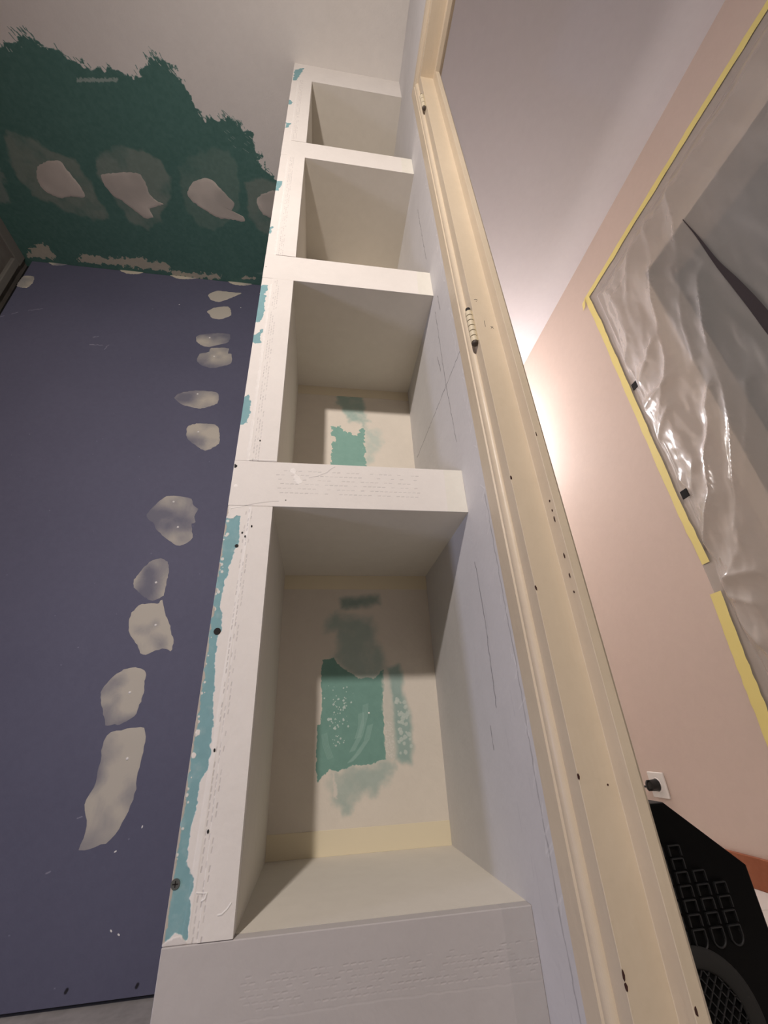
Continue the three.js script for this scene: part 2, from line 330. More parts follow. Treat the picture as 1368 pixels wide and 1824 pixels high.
// ---------------------------------------------------------------- shared materials
const FILL = [226, 221, 214], PAINT = [222, 217, 209], TEAL = [124, 164, 168], BLUEB = [97, 98, 119], GREEN = [80, 118, 109];
const M = {
  filler: new THREE.MeshStandardMaterial({ vertexColors: true, roughness: 0.85 }),
  white: std(0xdedad2, 0.85), plain: std(0xe0dbd3, 0.85), creamHinge: std(0xd2c6aa, 0.4), hingeTip: std(0x4a4035, 0.6), dark: std(0x15110f, 0.8), steel: std(0x8f938f, 0.35, { metalness: 0.9 }),
  chip: std(0x3a1c14, 0.8), bead: std(0xf4f2ee, 0.5), pencil: std(0x55514f, 0.9), black: std(0x0b0b0c, 0.45),
};

// ================================================================ room one: floor, ceiling, walls
{
  const p = new Paint(768, 768, LEFT_X, BLUE_Z, WALL_R, END_Z).base([178, 174, 170], 26, 4, 70).relief((u, v) => 0.6 * fbm(u * 40, v * 40, 4));
  const f = struct('floor', 'bare grey concrete floor below the blue wall', 'floor', uvOf(box(LEFT_X - 0.2, WALL_R2, -0.2, 0, BLUE_Z - 0.2, END_Z + 0.1), 0, 2, p), p.material({ rough: 0.95, bumpScale: 0.002 }));
}
{ // ceiling: white paint rolled over green board up to a ragged edge
  const p = new Paint(1280, 2048, LEFT_X, BLUE_Z, WALL_R, 0.7).base(PAINT, 5, 4, 50);
  const edge = [[-1.6, -0.66], ...CEIL_EDGE[0], [-0.1, -0.95], [0.05, -1.0], [0.05, -1.6], [-1.6, -1.6]];
  p.poly(edge, GREEN, { soft: 0.003, rough: 0.02, freq: 45, amp: 8 });
  const r = rng(5);                                     // dry-brush hairs along the edge
  for (let i = 0; i < CEIL_EDGE[0].length - 1; i++) for (let k = 0; k < ([2, 3, 4, 5, 16, 17, 18, 19, 20, 26, 27].includes(i) ? 12 : 3); k++) {
    const t = r(), a = CEIL_EDGE[0][i], b = CEIL_EDGE[0][i + 1], u = mix(a[0], b[0], t) + (r() - 0.5) * 0.02, v = mix(a[1], b[1], t) + (r() - 0.5) * 0.02, l = 0.004 + 0.009 * r(), sw = 0.2 + 1.2 * r();
    p.line([[u, v], [u - l * sw, v + l]], 0.0009 + 0.0012 * r(), r() < 0.6 ? GREEN : PAINT, 0.8);
  }
  const film = [[150, 152, 140], [148, 153, 142], [130, 146, 134], [138, 144, 134], [150, 152, 144]];
  CEIL_HALO.forEach((h, i) => p.poly(h, film[i], { a: i === 2 ? 0.42 : 0.62, soft: 0.008, rough: 0.012, freq: 25, patchy: 1.1, pf: 12 }));
  CEIL_JOINT.slice(0, 4).forEach((h) => p.poly(h, [196, 186, 168], { a: 0.9, soft: 0.002, rough: 0.012, freq: 90 }));
  p.poly(CEIL_JOINT[4], [170, 180, 172], { a: 0.75, soft: 0.002, rough: 0.004, freq: 200 });
  for (let k = 0; k < 26; k++) { const u = -0.4 + 0.2 * r(), v = -0.78 - 0.06 * r(); p.line([[u, v], [u - 0.01, v + 0.006]], 0.001, PAINT, 0.45); }
  for (let k = 0; k < 10; k++) { const u = -0.36 + 0.1 * r(), v = -1.345 + 0.02 * r(); p.line([[u, v], [u + 0.03, v + 0.004]], 0.001, [190, 196, 188], 0.6); }
  p.relief((u, v) => 0.35 * fbm(u * 220, v * 220, 3) + 0.4 * fbm(u * 14, v * 14, 2));
  const c = struct('ceiling', 'white painted ceiling with bare dark green board left of the shelf column', 'ceiling', uvOf(box(LEFT_X - 0.2, WALL_R2 - 0.02, CEIL, CEIL + 0.15, BLUE_Z - 0.2, END_Z + 0.1), 0, 2, p), p.material({ rough: 0.9, bumpScale: 0.0012 }));
  CEIL_CORE.forEach((q, i) => part('filler_patch', patch(q, { seed: 31 + i, thick: 0.0015, jag: 0.004, n: 72, thin: [182, 176, 166], full: [208, 200, 188], place: (x, z, h) => [x, CEIL - h - 0.0002, z], spread: 9 }), M.filler, c));
}
{ // blue board wall
  const p = new Paint(1024, 2048, LEFT_X, 0, -0.1, CEIL).base(BLUEB, 5, 3, 80);
  BLUE_SCRATCH.forEach((l) => p.line(l, 0.002, [176, 174, 186], 0.6, 0.1, 0.002));
  BLUE_NAIL[0].forEach(([u, v]) => p.line([[u + 0.001, v + 0.002], [u - 0.001, v - 0.002]], 0.0042, [26, 24, 32], 1));
  const r = rng(77); for (let k = 0; k < 60; k++) p.dot(LEFT_X + r() * 1.2, r() * 2.4, 0.0012 + 0.0015 * r(), [150, 150, 168], 0.5);
  p.relief((u, v) => 0.3 * fbm(u * 260, v * 260, 3));
  const wall = struct('wall_back', 'blue plasterboard wall dotted with filler patches', 'wall', uvOf(box(LEFT_X + 0.026, -0.1, 0.009, CEIL - 0.002, BLUE_Z - 0.013, BLUE_Z), 0, 1, p), p.material({ rough: 0.72, bumpScale: 0.0006 }));
  BLUE_SPOT.forEach((q, i) => part('filler_patch', patch(q, { seed: 3 + i * 5, thick: 0.0016, jag: i > 10 ? 0.004 : 0.003, thin: [120, 120, 132], full: i > 10 ? [206, 198, 178] : [198, 192, 178], place: (x, y, h) => [x, y, BLUE_Z + h], spread: 10, cut: i > 10 || i < 2 ? 0.25 : [8, 9, 7].includes(i) ? 0.12 : -0.02 }), M.filler, wall));
  const bead = new THREE.SphereGeometry(0.0042, 10, 6), fleck = new THREE.SphereGeometry(0.0026, 8, 5).scale(0.7, 1.3, 0.25);
  BLUE_DOT[0].forEach(([x, y]) => piece('filler_bead', bead, M.bead, wall, [x, y, BLUE_Z + 0.0008]));
  BLUE_FLECK[0].forEach(([x, y], i) => piece('filler_fleck', fleck, M.bead, wall, [x, y, BLUE_Z], [0, 0, i]));
  struct('wall_core', 'dark masonry behind the blue board', 'wall', box(LEFT_X - 0.2, WALL_R2, -0.1, CEIL + 0.1, BLUE_Z - 0.16, BLUE_Z - 0.03), std(0x0e0d0d, 0.95));
}
{ // left wall: rough blocks, a grey post by the blue board and a lintel above
  const mort = new Paint(256, 256, BLUE_Z, 0, END_Z, CEIL).base([112, 106, 98], 22, 8, 50);
  const w = struct('wall_left', 'rough wall of brown blocks with grey render at the dark left corner', 'wall', uvOf(box(LEFT_X - 0.2, LEFT_X - 0.012, 0, CEIL, BLUE_Z - 0.03, END_Z + 0.1), 2, 1, mort), mort.material({ rough: 0.95 }));
  const tones = [0x7a4632, 0x6f3f2d, 0x85503a].map((c) => std(c, 0.95)), g = new RoundedBoxGeometry(0.014, 0.186, 0.386, 1, 0.004), r = rng(8);
  for (let j = 0; j < 12; j++) for (let k = 0; k < 8; k++) {
    const z = -1.142 + k * 0.4 - (j % 2) * 0.2; if (z - 0.2 < -1.35 || z > END_Z - 0.15) continue;
    piece('block', g, tones[Math.floor(r() * 3)], w, [LEFT_X - 0.007 + 0.002 * r(), 0.1 + j * 0.2 + 0.02, z]);
  }
  const grey = std(0x77736b, 0.9);
  part('post', box(LEFT_X - 0.03, LEFT_X + 0.003, 0, 2.478, -1.377, -1.341, 0.004), grey, w);
  part('lintel', box(LEFT_X - 0.03, LEFT_X + 0.001, 2.482, CEIL, -1.385, END_Z, 0.004), grey, w);
}
// ---- right wall, with the doorway
const wallPaint = new Paint(1400, 2048, BLUE_Z, 0, 0.2, CEIL).base([206, 204, 203], 6, 5, 40);
PENCIL.forEach((l, i) => wallPaint.line(l, i === 1 || i === 0 ? 0.0014 : 0.0015, [108, 106, 108], i === 4 ? 0.35 : 0.65, -0.3, 0.0015));
{
  const r = rng(12);
  for (let k = 0; k < 34; k++) { const v = 0.2 + 2.2 * r(), u = -0.56 + 0.07 * r(); wallPaint.line([[u, v], [u + 0.004 * (r() - 0.5), v + 0.01 + 0.04 * r()]], 0.0012, [168, 166, 170], 0.28 * r()); }
  for (let k = 0; k < 130; k++) wallPaint.line([[-0.505 + 0.02 * r(), 0.3 + 2 * r()], [-0.5 + 0.02 * r(), 0.3 + 2 * r()]].map((q, i, a) => [q[0], i ? a[0][1] + 0.012 : q[1]]), 0.0014, [230, 228, 226], 0.4, 0.8);
  wallPaint.relief((u, v) => 0.3 * fbm(u * 160, v * 160, 3) + 0.35 * fbm(u * 60, v * 12, 2));
}
const wallRight = struct('wall_right', 'white skimmed wall between the niches and the door frame, with pencil lines', 'wall', uvOf(merge([
  box(WALL_R, WALL_R2, 0, CEIL, BLUE_Z - 0.03, -0.481), box(WALL_R, WALL_R2, HEAD_Y + 0.06, CEIL, -0.481, 0.47), box(WALL_R, WALL_R2, 0, CEIL, 0.47, END_Z + 0.1)]), 2, 1, wallPaint), wallPaint.material({ rough: 0.8, bumpScale: 0.0009 }));
struct('wall_front', 'unpainted grey wall behind the camera', 'wall', box(LEFT_X - 0.2, PINK_X + 0.2, 0, CEIL, END_Z, END_Z + 0.12), std(0xa8a29a, 0.95));

// ================================================================ door frame
{
  const door = struct('door_1', 'cream painted wooden door frame with rusty chips and painted hinges', 'door frame');
  door.position.set(0.26, 0, JAMB_Z);
  const prof = [[0.232, -0.0605], [0.2299, -0.059], [0.2299, -0.033], [0.2318, -0.0316], [0.2318, -0.0286]];
  for (let i = 0; i <= 8; i++) { const a = Math.PI * (1 - i / 16); prof.push([0.238 + 0.0072 * Math.cos(a), -0.0285 + 0.0085 * Math.sin(a)]); }
  prof.push([0.238, -0.0004], [0.2384, 0], [0.274, 0], [0.2744, 0.0004], [0.2744, 0.0203], [0.2748, 0.0207], [0.2846, 0.0207], [0.2885, 0.0175], [0.289, 0.016], [0.289, -0.006], [0.296, -0.007], [0.2975, -0.0085], [0.2975, -0.059], [0.289, -0.0605]);
  function sweep(A, B) {
    const pos = [], uv = []; let s = 0; const n = prof.length;
    for (let i = 0; i < n; i++) {
      const p = prof[i], q = prof[(i + 1) % n], l = Math.hypot(p[0] - q[0], p[1] - q[1]), a0 = A(p), a1 = A(q), b0 = B(p), b1 = B(q), L = V(...a0).distanceTo(V(...b0));
      for (const t of [a0, a1, b0, a1, b1, b0]) pos.push(...t);
      uv.push(s, 0, s + l, 0, s, L, s + l, 0, s + l, L, s, L); s += l;
    }
    const g = new THREE.BufferGeometry(); g.setAttribute('position', new THREE.Float32BufferAttribute(pos, 3)); g.setAttribute('uv', new THREE.Float32BufferAttribute(uv, 2)); g.computeVertexNormals(); return g;
  }
  const c1 = ([x, v]) => [x, HEAD_Y - v, JAMB_Z + v], c2 = ([x, v]) => [x, HEAD_Y - v, JAMB2_Z - v];
  const wp = new Paint(512, 512, 0, 0, 0.3, 0.3).base([208, 193, 168], 5, 10, 60).relief((u, v) => 0.5 * fbm(u * 160, v * 12, 3) + 0.4 * fbm(u * 150, v * 150, 3));
  const m = wp.material({ rough: 0.42, bumpScale: 0.0006 });
  for (const k of ['map', 'bumpMap']) { m[k].wrapS = m[k].wrapT = THREE.MirroredRepeatWrapping; m[k].repeat.set(1 / 0.3, 1 / 0.3); }
  const jamb = part('jamb', sweep(([x, v]) => [x, 0, JAMB_Z + v], c1), m, door);
  part('head_jamb', sweep(c1, c2), m, door);
  part('jamb', sweep(c2, ([x, v]) => [x, 0, JAMB2_Z - v]), m, door);
  // hinges: a pin with painted knuckles
  for (const [y0, y1, n] of [[1.03, 1.104, 6], [1.915, 1.99, 3]]) {
    const x = 0.2338, z = JAMB_Z - 0.0085, len = (y1 - y0) / n;
    const pin = part('hinge', new THREE.CylinderGeometry(0.004, 0.004, y1 - y0 + 0.012, 14).translate(x, (y0 + y1) / 2 + 0.002, z), M.dark, door);
    for (let k = 0; k < n; k++) {
      const g = new THREE.CylinderGeometry(0.0058, 0.0058, len - 0.0022, 18); g.translate(x, y0 + len * (k + 0.5), z);
      part('knuckle', g, M.creamHinge, pin);
    }
    part('tip', new THREE.SphereGeometry(0.0055, 14, 8).scale(1, 0.8, 1).translate(x, y0 - 0.001, z), M.hingeTip, pin);
    part('leaf', box(0.2377, 0.2384, y0, y1, JAMB_Z - 0.016, JAMB_Z - 0.002), M.creamHinge, pin);
  }
  // chips of paint gone to the brown wood, on the arris of jamb and stop
  const r = rng(41), chip = (x, y, z, w, h, turn) => {
    const s = new THREE.Shape(), n = 7; for (let i = 0; i < n; i++) { const a = i / n * 6.283, q = 0.7 + 0.5 * r(); s[i ? 'lineTo' : 'moveTo'](Math.cos(a) * w * q, Math.sin(a) * h * q); }
    const g = new THREE.ExtrudeGeometry(s, { depth: 0.0003, bevelEnabled: false }); if (turn) g.rotateY(-Math.PI / 2); g.translate(x, y, z); part('paint_chip', g, M.chip, jamb);
  };
  for (const [y, h] of [[0.77, 0.003], [0.624, 0.003], [0.446, 0.003], [0.317, 0.0042], [0.311, 0.003]]) chip(0.2385, y, JAMB_Z + 0.0001, 0.0012, h);
  for (const [y, h] of [[0.704, 0.0042], [0.657, 0.0036], [0.634, 0.003], [0.716, 0.0016], [0.729, 0.0016], [0.615, 0.0014]]) chip(0.2743, y, JAMB_Z + 0.0135, 0.0013, h, 1);
  for (const [x, y, w, h] of [[0.2764, 0.302, 0.0012, 0.003], [0.2785, 0.292, 0.0022, 0.0032], [0.276, 0.826, 0.0008, 0.004], [0.2775, 0.284, 0.001, 0.003]]) chip(x, y, JAMB_Z + 0.0206, w, h);
  chip(0.2652, 0.438, JAMB_Z, 0.0009, 0.0009);
  // scribbles on the jamb beside the hinge
  const mark = (a, b) => { const L = Math.hypot(b[0] - a[0], b[1] - a[1]), g = new THREE.BoxGeometry(L, 0.0006, 0.0003); g.rotateZ(Math.atan2(b[1] - a[1], b[0] - a[0])); g.translate((a[0] + b[0]) / 2, (a[1] + b[1]) / 2, JAMB_Z + 0.0001); part('pencil_mark', g, M.pencil, jamb); };
  mark([0.2535, 1.075], [0.2532, 1.06]); mark([0.2618, 1.062], [0.2665, 1.061]); mark([0.2642, 1.0615], [0.2622, 1.057]); mark([0.2642, 1.0615], [0.2665, 1.0575]);
  for (let k = 0; k < 5; k++) { const a = 0.6 + k * 0.38, b = a + 0.38, f = (t) => [0.2475 - 0.0038 * Math.cos(t), 1.124 + 0.0045 * Math.sin(t)]; mark(f(a), f(b)); }
  chip(0.2475, 1.1235, JAMB_Z, 0.0007, 0.0007);
}

// ================================================================ shelf column with four niches
{
  const col = thing('shelf_unit', 'white plasterboard shelf column with four open niches between blue wall and door frame', 'shelving', [0.048, 0, FRONT]);
  const dash = (p, u0, u1, v0, v1, vert, rows) => {      // perforations of paper joint tape
    const r = rng(Math.round(u0 * 1e4 + v0 * 1e3)); const n = vert ? (v1 - v0) / 0.0075 : (u1 - u0) / 0.0075;
    for (let j = 0; j < rows; j++) for (let i = 0; i < n; i++) {
      if (r() < 0.3) continue;
      const t = (j + 0.5) / rows, o = (j % 2) * 0.5;
      const a = vert ? [mix(u0, u1, t), v0 + (i + o) * 0.0075] : [u0 + (i + o) * 0.0075, mix(v0, v1, t)], b = vert ? [a[0] + 0.0003, a[1] + 0.0042] : [a[0] + 0.0042, a[1] + 0.0003];
      p.line([a, b], 0.0009, [186, 180, 177], 0.35 + 0.4 * r(), -0.3 - 0.4 * r());
    }
  };
  const skin = (p) => p.relief((u, v) => 0.22 * fbm(u * 190, v * 190, 3) + 0.3 * fbm(u * 35, v * 35, 3));
  const inner = new Paint(512, 512, -1, 0, 0, 1).base([214, 208, 196], 5, 6, 60); inner.relief((u, v) => 0.3 * fbm(u * 120, v * 120, 3));
  const im = inner.material({ rough: 0.82, bumpScale: 0.0008 });
  for (const k of ['map', 'bumpMap']) im[k].wrapS = im[k].wrapT = THREE.MirroredRepeatWrapping;
  // stiles beside each niche, partly bare green board
  NICHES.forEach(([y0, y1], i) => {
    const p = new Paint(160, 1024, COL_L, y0, NICHE_L, y1).base(FILL, 4, 12, 90);
    if (i === 0) p.poly([[-0.118, y0], [-0.112, y0], [-0.1, y1], [-0.104, y1]], [232, 228, 222], { a: 0.8, soft: 0.001, lift: 0.5 });
    else p.poly([[-0.117, y0], [-0.113, y0], [-0.113, y1 - 0.02], [-0.117, y1 - 0.02]], [232, 228, 222], { a: 0.7, soft: 0.001, rough: 0.002, lift: 0.6 });
    TEAL_FRONT.forEach((q, k) => p.poly(q, TEAL, { soft: 0.0005, rough: k ? 0.003 : 0.0022, freq: 140, lift: -0.7, patchy: k ? 0 : 0.25, pf: 120 }));
    if (i === 0) { const r = rng(3); for (let k = 0; k < 46; k++) p.dot(COL_L + 0.001 + 0.007 * r() * r(), mix(y0 + 0.06, y1, r()), 0.0008 + 0.002 * r(), [220, 216, 208], 0.9, 0.3); p.poly([[COL_L, y0], [COL_L + 0.0016, y0], [COL_L + 0.0016, y1], [COL_L, y1]], [178, 170, 158], { rough: 0.002, freq: 120, soft: 0.0006 }); p.dot(-0.1305, 0.5, 0.003, FILL, 1, 0.3); p.dot(-0.131, 0.478, 0.003, FILL, 1, 0.3); }
    if (i === 0) p.poly([[COL_L, 0.323], [-0.1125, 0.323], [-0.1135, 0.3262], [-0.118, 0.3285], [-0.125, 0.329], [-0.131, 0.3268], [COL_L, 0.324]], [210, 205, 200], { soft: 0.0006, rough: 0.0012, freq: 200, lift: 1 });
    dash(p, -0.11, -0.098, y0, y1 - 0.012, true, 3);
    FRONT_FLAKE.forEach((l) => p.line(l, 0.0009, [236, 233, 228], 0.8, 0.8));
    skin(p);
    const s = part('stile', uvOf(box(COL_L, NICHE_L, y0, y1, FRONT - 0.014, FRONT - 0.0002, 0.0012), 0, 1, p), p.material({ rough: 0.82, bumpScale: 0.0012 }), col, i === 0 ? 'stile with a bare teal strip down its outer edge' : undefined);
    part('corner_tape', uvOf(box(i ? -0.1135 : -0.1035, NICHE_L, y0 + 0.0005, y1 - 0.001, FRONT - 0.001, FRONT + 0.0007, 0.0004), 0, 1, p), s.material, s);
    const hole = new THREE.CylinderGeometry(1, 1, 0.0004, 12).rotateX(Math.PI / 2);
    FRONT_HOLE[0].forEach(([x, y], k) => { if (y < y0 || y > y1) return; const rr = k === 0 ? 0.0044 : k === 1 ? 0.0026 : 0.0011; piece('screw_hole', hole, M.dark, s, [x, y, FRONT + (x > (i ? -0.1135 : -0.1035) ? 0.0008 : 0)]).scale.set(rr, rr * (k > 1 ? 1.7 : 1), 1); });
    if (i === 0) {
      const [x, y] = FRONT_SCREW[0][0];
      const head = part('screw', new THREE.CylinderGeometry(0.0042, 0.0046, 0.001, 20).rotateX(Math.PI / 2).translate(x, y, FRONT + 0.0002), M.steel, s);
      part('cross_slot', merge([box(x - 0.0026, x + 0.0026, y - 0.0005, y + 0.0005, FRONT + 0.0006, FRONT + 0.0009), box(x - 0.0005, x + 0.0005, y - 0.0026, y + 0.0026, FRONT + 0.0006, FRONT + 0.0009)]).translate(0, 0, 0), M.dark, s);
    }
  });
  // the shelves between the niches and the rail on top
  const bands = [[0.795, 0.875], [1.339, 1.422], [1.881, 1.968], [2.41, CEIL]];
  bands.forEach(([y0, y1], i) => {
    const p = new Paint(768, 192, COL_L, y0, WALL_R, y1).base(FILL, 4, 12, 90);
    if (i < 3) p.poly([[0.198, y0], [WALL_R, y0], [WALL_R, y1], [0.2, y1]], [222, 219, 205], { a: 0.7, soft: 0.001, lift: 0.3 });
    if (i === 0) { dash(p, -0.07, 0.15, y0 + 0.02, y1 - 0.012, false, 6); p.line([[-0.02, 0.848], [0.0, 0.855], [0.012, 0.864], [0.02, 0.871]], 0.0012, [204, 198, 194], 0.7, 0.8, 0.001); FRONT_FLAKE.forEach((l) => p.line(l, 0.0009, [190, 184, 180], 0.7, -0.8)); p.poly([[-0.045, 0.868], [-0.03, 0.84], [-0.036, 0.838], [-0.05, 0.86]], [236, 232, 226], { soft: 0.001, rough: 0.004, lift: 0.6 }); p.dot(-0.128, 0.829, 0.003, [240, 236, 230], 1, 0.4); }
    TEAL_FRONT.slice(1).forEach((q) => p.poly(q, TEAL, { soft: 0.0005, rough: 0.003, freq: 140, lift: -0.7 }));
    skin(p);
    const s = part(i < 3 ? 'shelf' : 'top_rail', uvOf(box(COL_L, WALL_R, y0, y1, FRONT - 0.0016, FRONT, 0.0007), 0, 1, p), p.material({ rough: 0.82, bumpScale: 0.001 }), col);
    part('shelf_board', uvOf(box(COL_L + 0.0003, WALL_R, y0, y1, BACK, FRONT - 0.0015), 2, 0, inner), im, s);
    FRONT_HOLE[0].forEach(([x, y], k) => { if (y < y0 || y > y1 || x < COL_L) return; piece('nail_hole', new THREE.CylinderGeometry(0.0009, 0.0009, 0.0004, 8).rotateX(Math.PI / 2), M.dark, s, [x, y, FRONT + 0.0001]); });
    if (i === 0) part('broken_corner', patch([[-0.1345, 0.8655], [-0.132, 0.8665], [-0.1295, 0.865], [-0.1305, 0.862], [-0.1335, 0.8605]], { n: 18, rings: 3, thick: 0.0004, jag: 0.0008, thin: [20, 18, 17], full: [34, 30, 28], place: (x, y, h) => [x, y, FRONT + h] }), M.filler, s);
  });
  // filled panel below the lowest niche
  {
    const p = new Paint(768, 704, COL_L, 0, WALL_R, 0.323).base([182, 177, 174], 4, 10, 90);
    dash(p, -0.06, 0.19, 0.272, 0.298, false, 6); dash(p, 0.19, WALL_R, 0.272, 0.298, false, 6);
    p.line([[-0.06, 0.268], [0.06, 0.269], [0.23, 0.267]], 0.0011, [190, 185, 182], 0.5, -0.3, 0.0006);
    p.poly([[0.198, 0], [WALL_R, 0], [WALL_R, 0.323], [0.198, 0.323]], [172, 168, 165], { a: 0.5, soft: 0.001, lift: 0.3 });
    
    skin(p);
    part('lower_panel', uvOf(box(COL_L, WALL_R, 0, 0.323, FRONT - 0.014, FRONT + 0.0004, 0.0012), 0, 1, p), p.material({ rough: 0.82, bumpScale: 0.001 }), col);
  }
  part('niche_floor', uvOf(box(NICHE_L, WALL_R, 0.309, 0.323, BACK, FRONT - 0.0142), 2, 0, inner), im, col);
  part('inner_side', uvOf(box(NICHE_L - 0.014, NICHE_L, 0.3, CEIL, BACK - 0.014, FRONT - 0.0142), 2, 1, inner), im, col);
  part('outer_side', uvOf(box(COL_L, COL_L + 0.013, 0, CEIL, BLUE_Z, FRONT - 0.0142), 2, 1, inner), im, col);
  // back panels
  NICHES.forEach(([y0, y1], i) => {
    const p = new Paint(640, 960, NICHE_L, y0, WALL_R, y1).base([219, 211, 197], 5, 8, 60);
    const tf = { soft: 0.0006, rough: 0.002, freq: 160, lift: -0.4 };
    if (i === 0) {
      p.poly(BACK4[3], [150, 172, 164], { a: 0.75, soft: 0.012, rough: 0.006, freq: 45, patchy: 0.5, pf: 40 });
      p.poly(BACK4[4], [132, 152, 144], { a: 0.9, soft: 0.008, rough: 0.003, freq: 50, patchy: 0.3 });
      p.poly(BACK4[2], [156, 176, 168], { a: 0.75, soft: 0.012, rough: 0.01, freq: 50, patchy: 0.6, pf: 30 });
      p.poly(BACK4[1], [148, 172, 164], { a: 0.95, soft: 0.007, rough: 0.003, freq: 60 });
      p.poly(BACK4[0], [116, 156, 144], tf);
      SWIRL.forEach((l, k) => { for (let j = 0; j < 5; j++) p.line(l.map(([u, v]) => [u + j * 0.0022 - 0.004, v + j * 0.0006]), 0.0011, [176, 204, 194], k === 2 ? 0.25 : 0.32, 0.1); });
      const r = rng(21);
      p.poly([[0.1265, 0.6], [0.137, 0.6], [0.144, 0.54], [0.1425, 0.45], [0.1275, 0.45], [0.1255, 0.52]], [200, 200, 188], { a: 0.75, soft: 0.003, rough: 0.003, freq: 120, lift: 0.2 });
      p.poly([[0.031, 0.437], [0.036, 0.437], [0.04, 0.4], [0.033, 0.4]], [214, 208, 196], { soft: 0.002, rough: 0.003, lift: 0.3 });
      for (let k = 0; k < 74; k++) { const v = 0.472 + 0.112 * r(), w = 0.012 + 0.03 * (v - 0.472) / 0.112, u = 0.043 + (r() + r() - 1) * w; p.dot(u, v, 0.0007 + 0.0028 * r() * r(), [196, 210, 202], 0.85, 0.25); }
      for (let k = 0; k < 34; k++) p.dot(0.149 + 0.026 * r(), 0.452 + 0.1 * r(), 0.0016 + 0.0038 * r(), [196, 206, 196], 0.75, 0.2);
      for (let k = 0; k < 120; k++) p.dot(0.128 + 0.014 * r(), 0.452 + 0.06 * r(), 0.0006 + 0.0012 * r(), [216, 214, 204], 0.6, 0.3);
      p.dot(0.0985, 0.528, 0.0018, [236, 234, 226], 1, 0.4);
    } else if (i === 1) {
      p.poly(BACK3[1], [140, 170, 162], { a: 0.75, soft: 0.01, rough: 0.01, freq: 45, patchy: 0.8, pf: 40 });
      p.poly(BACK3[2], [164, 188, 180], { a: 0.5, soft: 0.014, rough: 0.01, freq: 50, patchy: 0.8, pf: 60 });
      p.poly(BACK3[0], [130, 170, 158], { ...tf, rough: 0.004 });
    }
    p.relief((u, v) => 0.25 * fbm(u * 150, v * 150, 3) + 0.3 * fbm(u * 25, v * 25, 3));
    const b = part('back_panel', uvOf(box(NICHE_L, WALL_R, y0, y1, BACK - 0.014, BACK), 0, 1, p), p.material({ rough: 0.82, bumpScale: 0.001 }), col, i < 2 ? 'back panel with a patch of bare green board' : undefined);
    const tm = i === 0 ? std(0xe2d7ba, 0.85) : std(0xdcd1b8, 0.85);
    if (i < 2) part('joint_tape', box(NICHE_L, WALL_R, y1 - 0.03, y1, BACK, BACK + 0.0009, 0.0003), tm, b);
    part('joint_tape', box(NICHE_L, WALL_R, y0, y0 + 0.034, BACK, BACK + 0.0012, 0.0003), tm, b);
  });
}

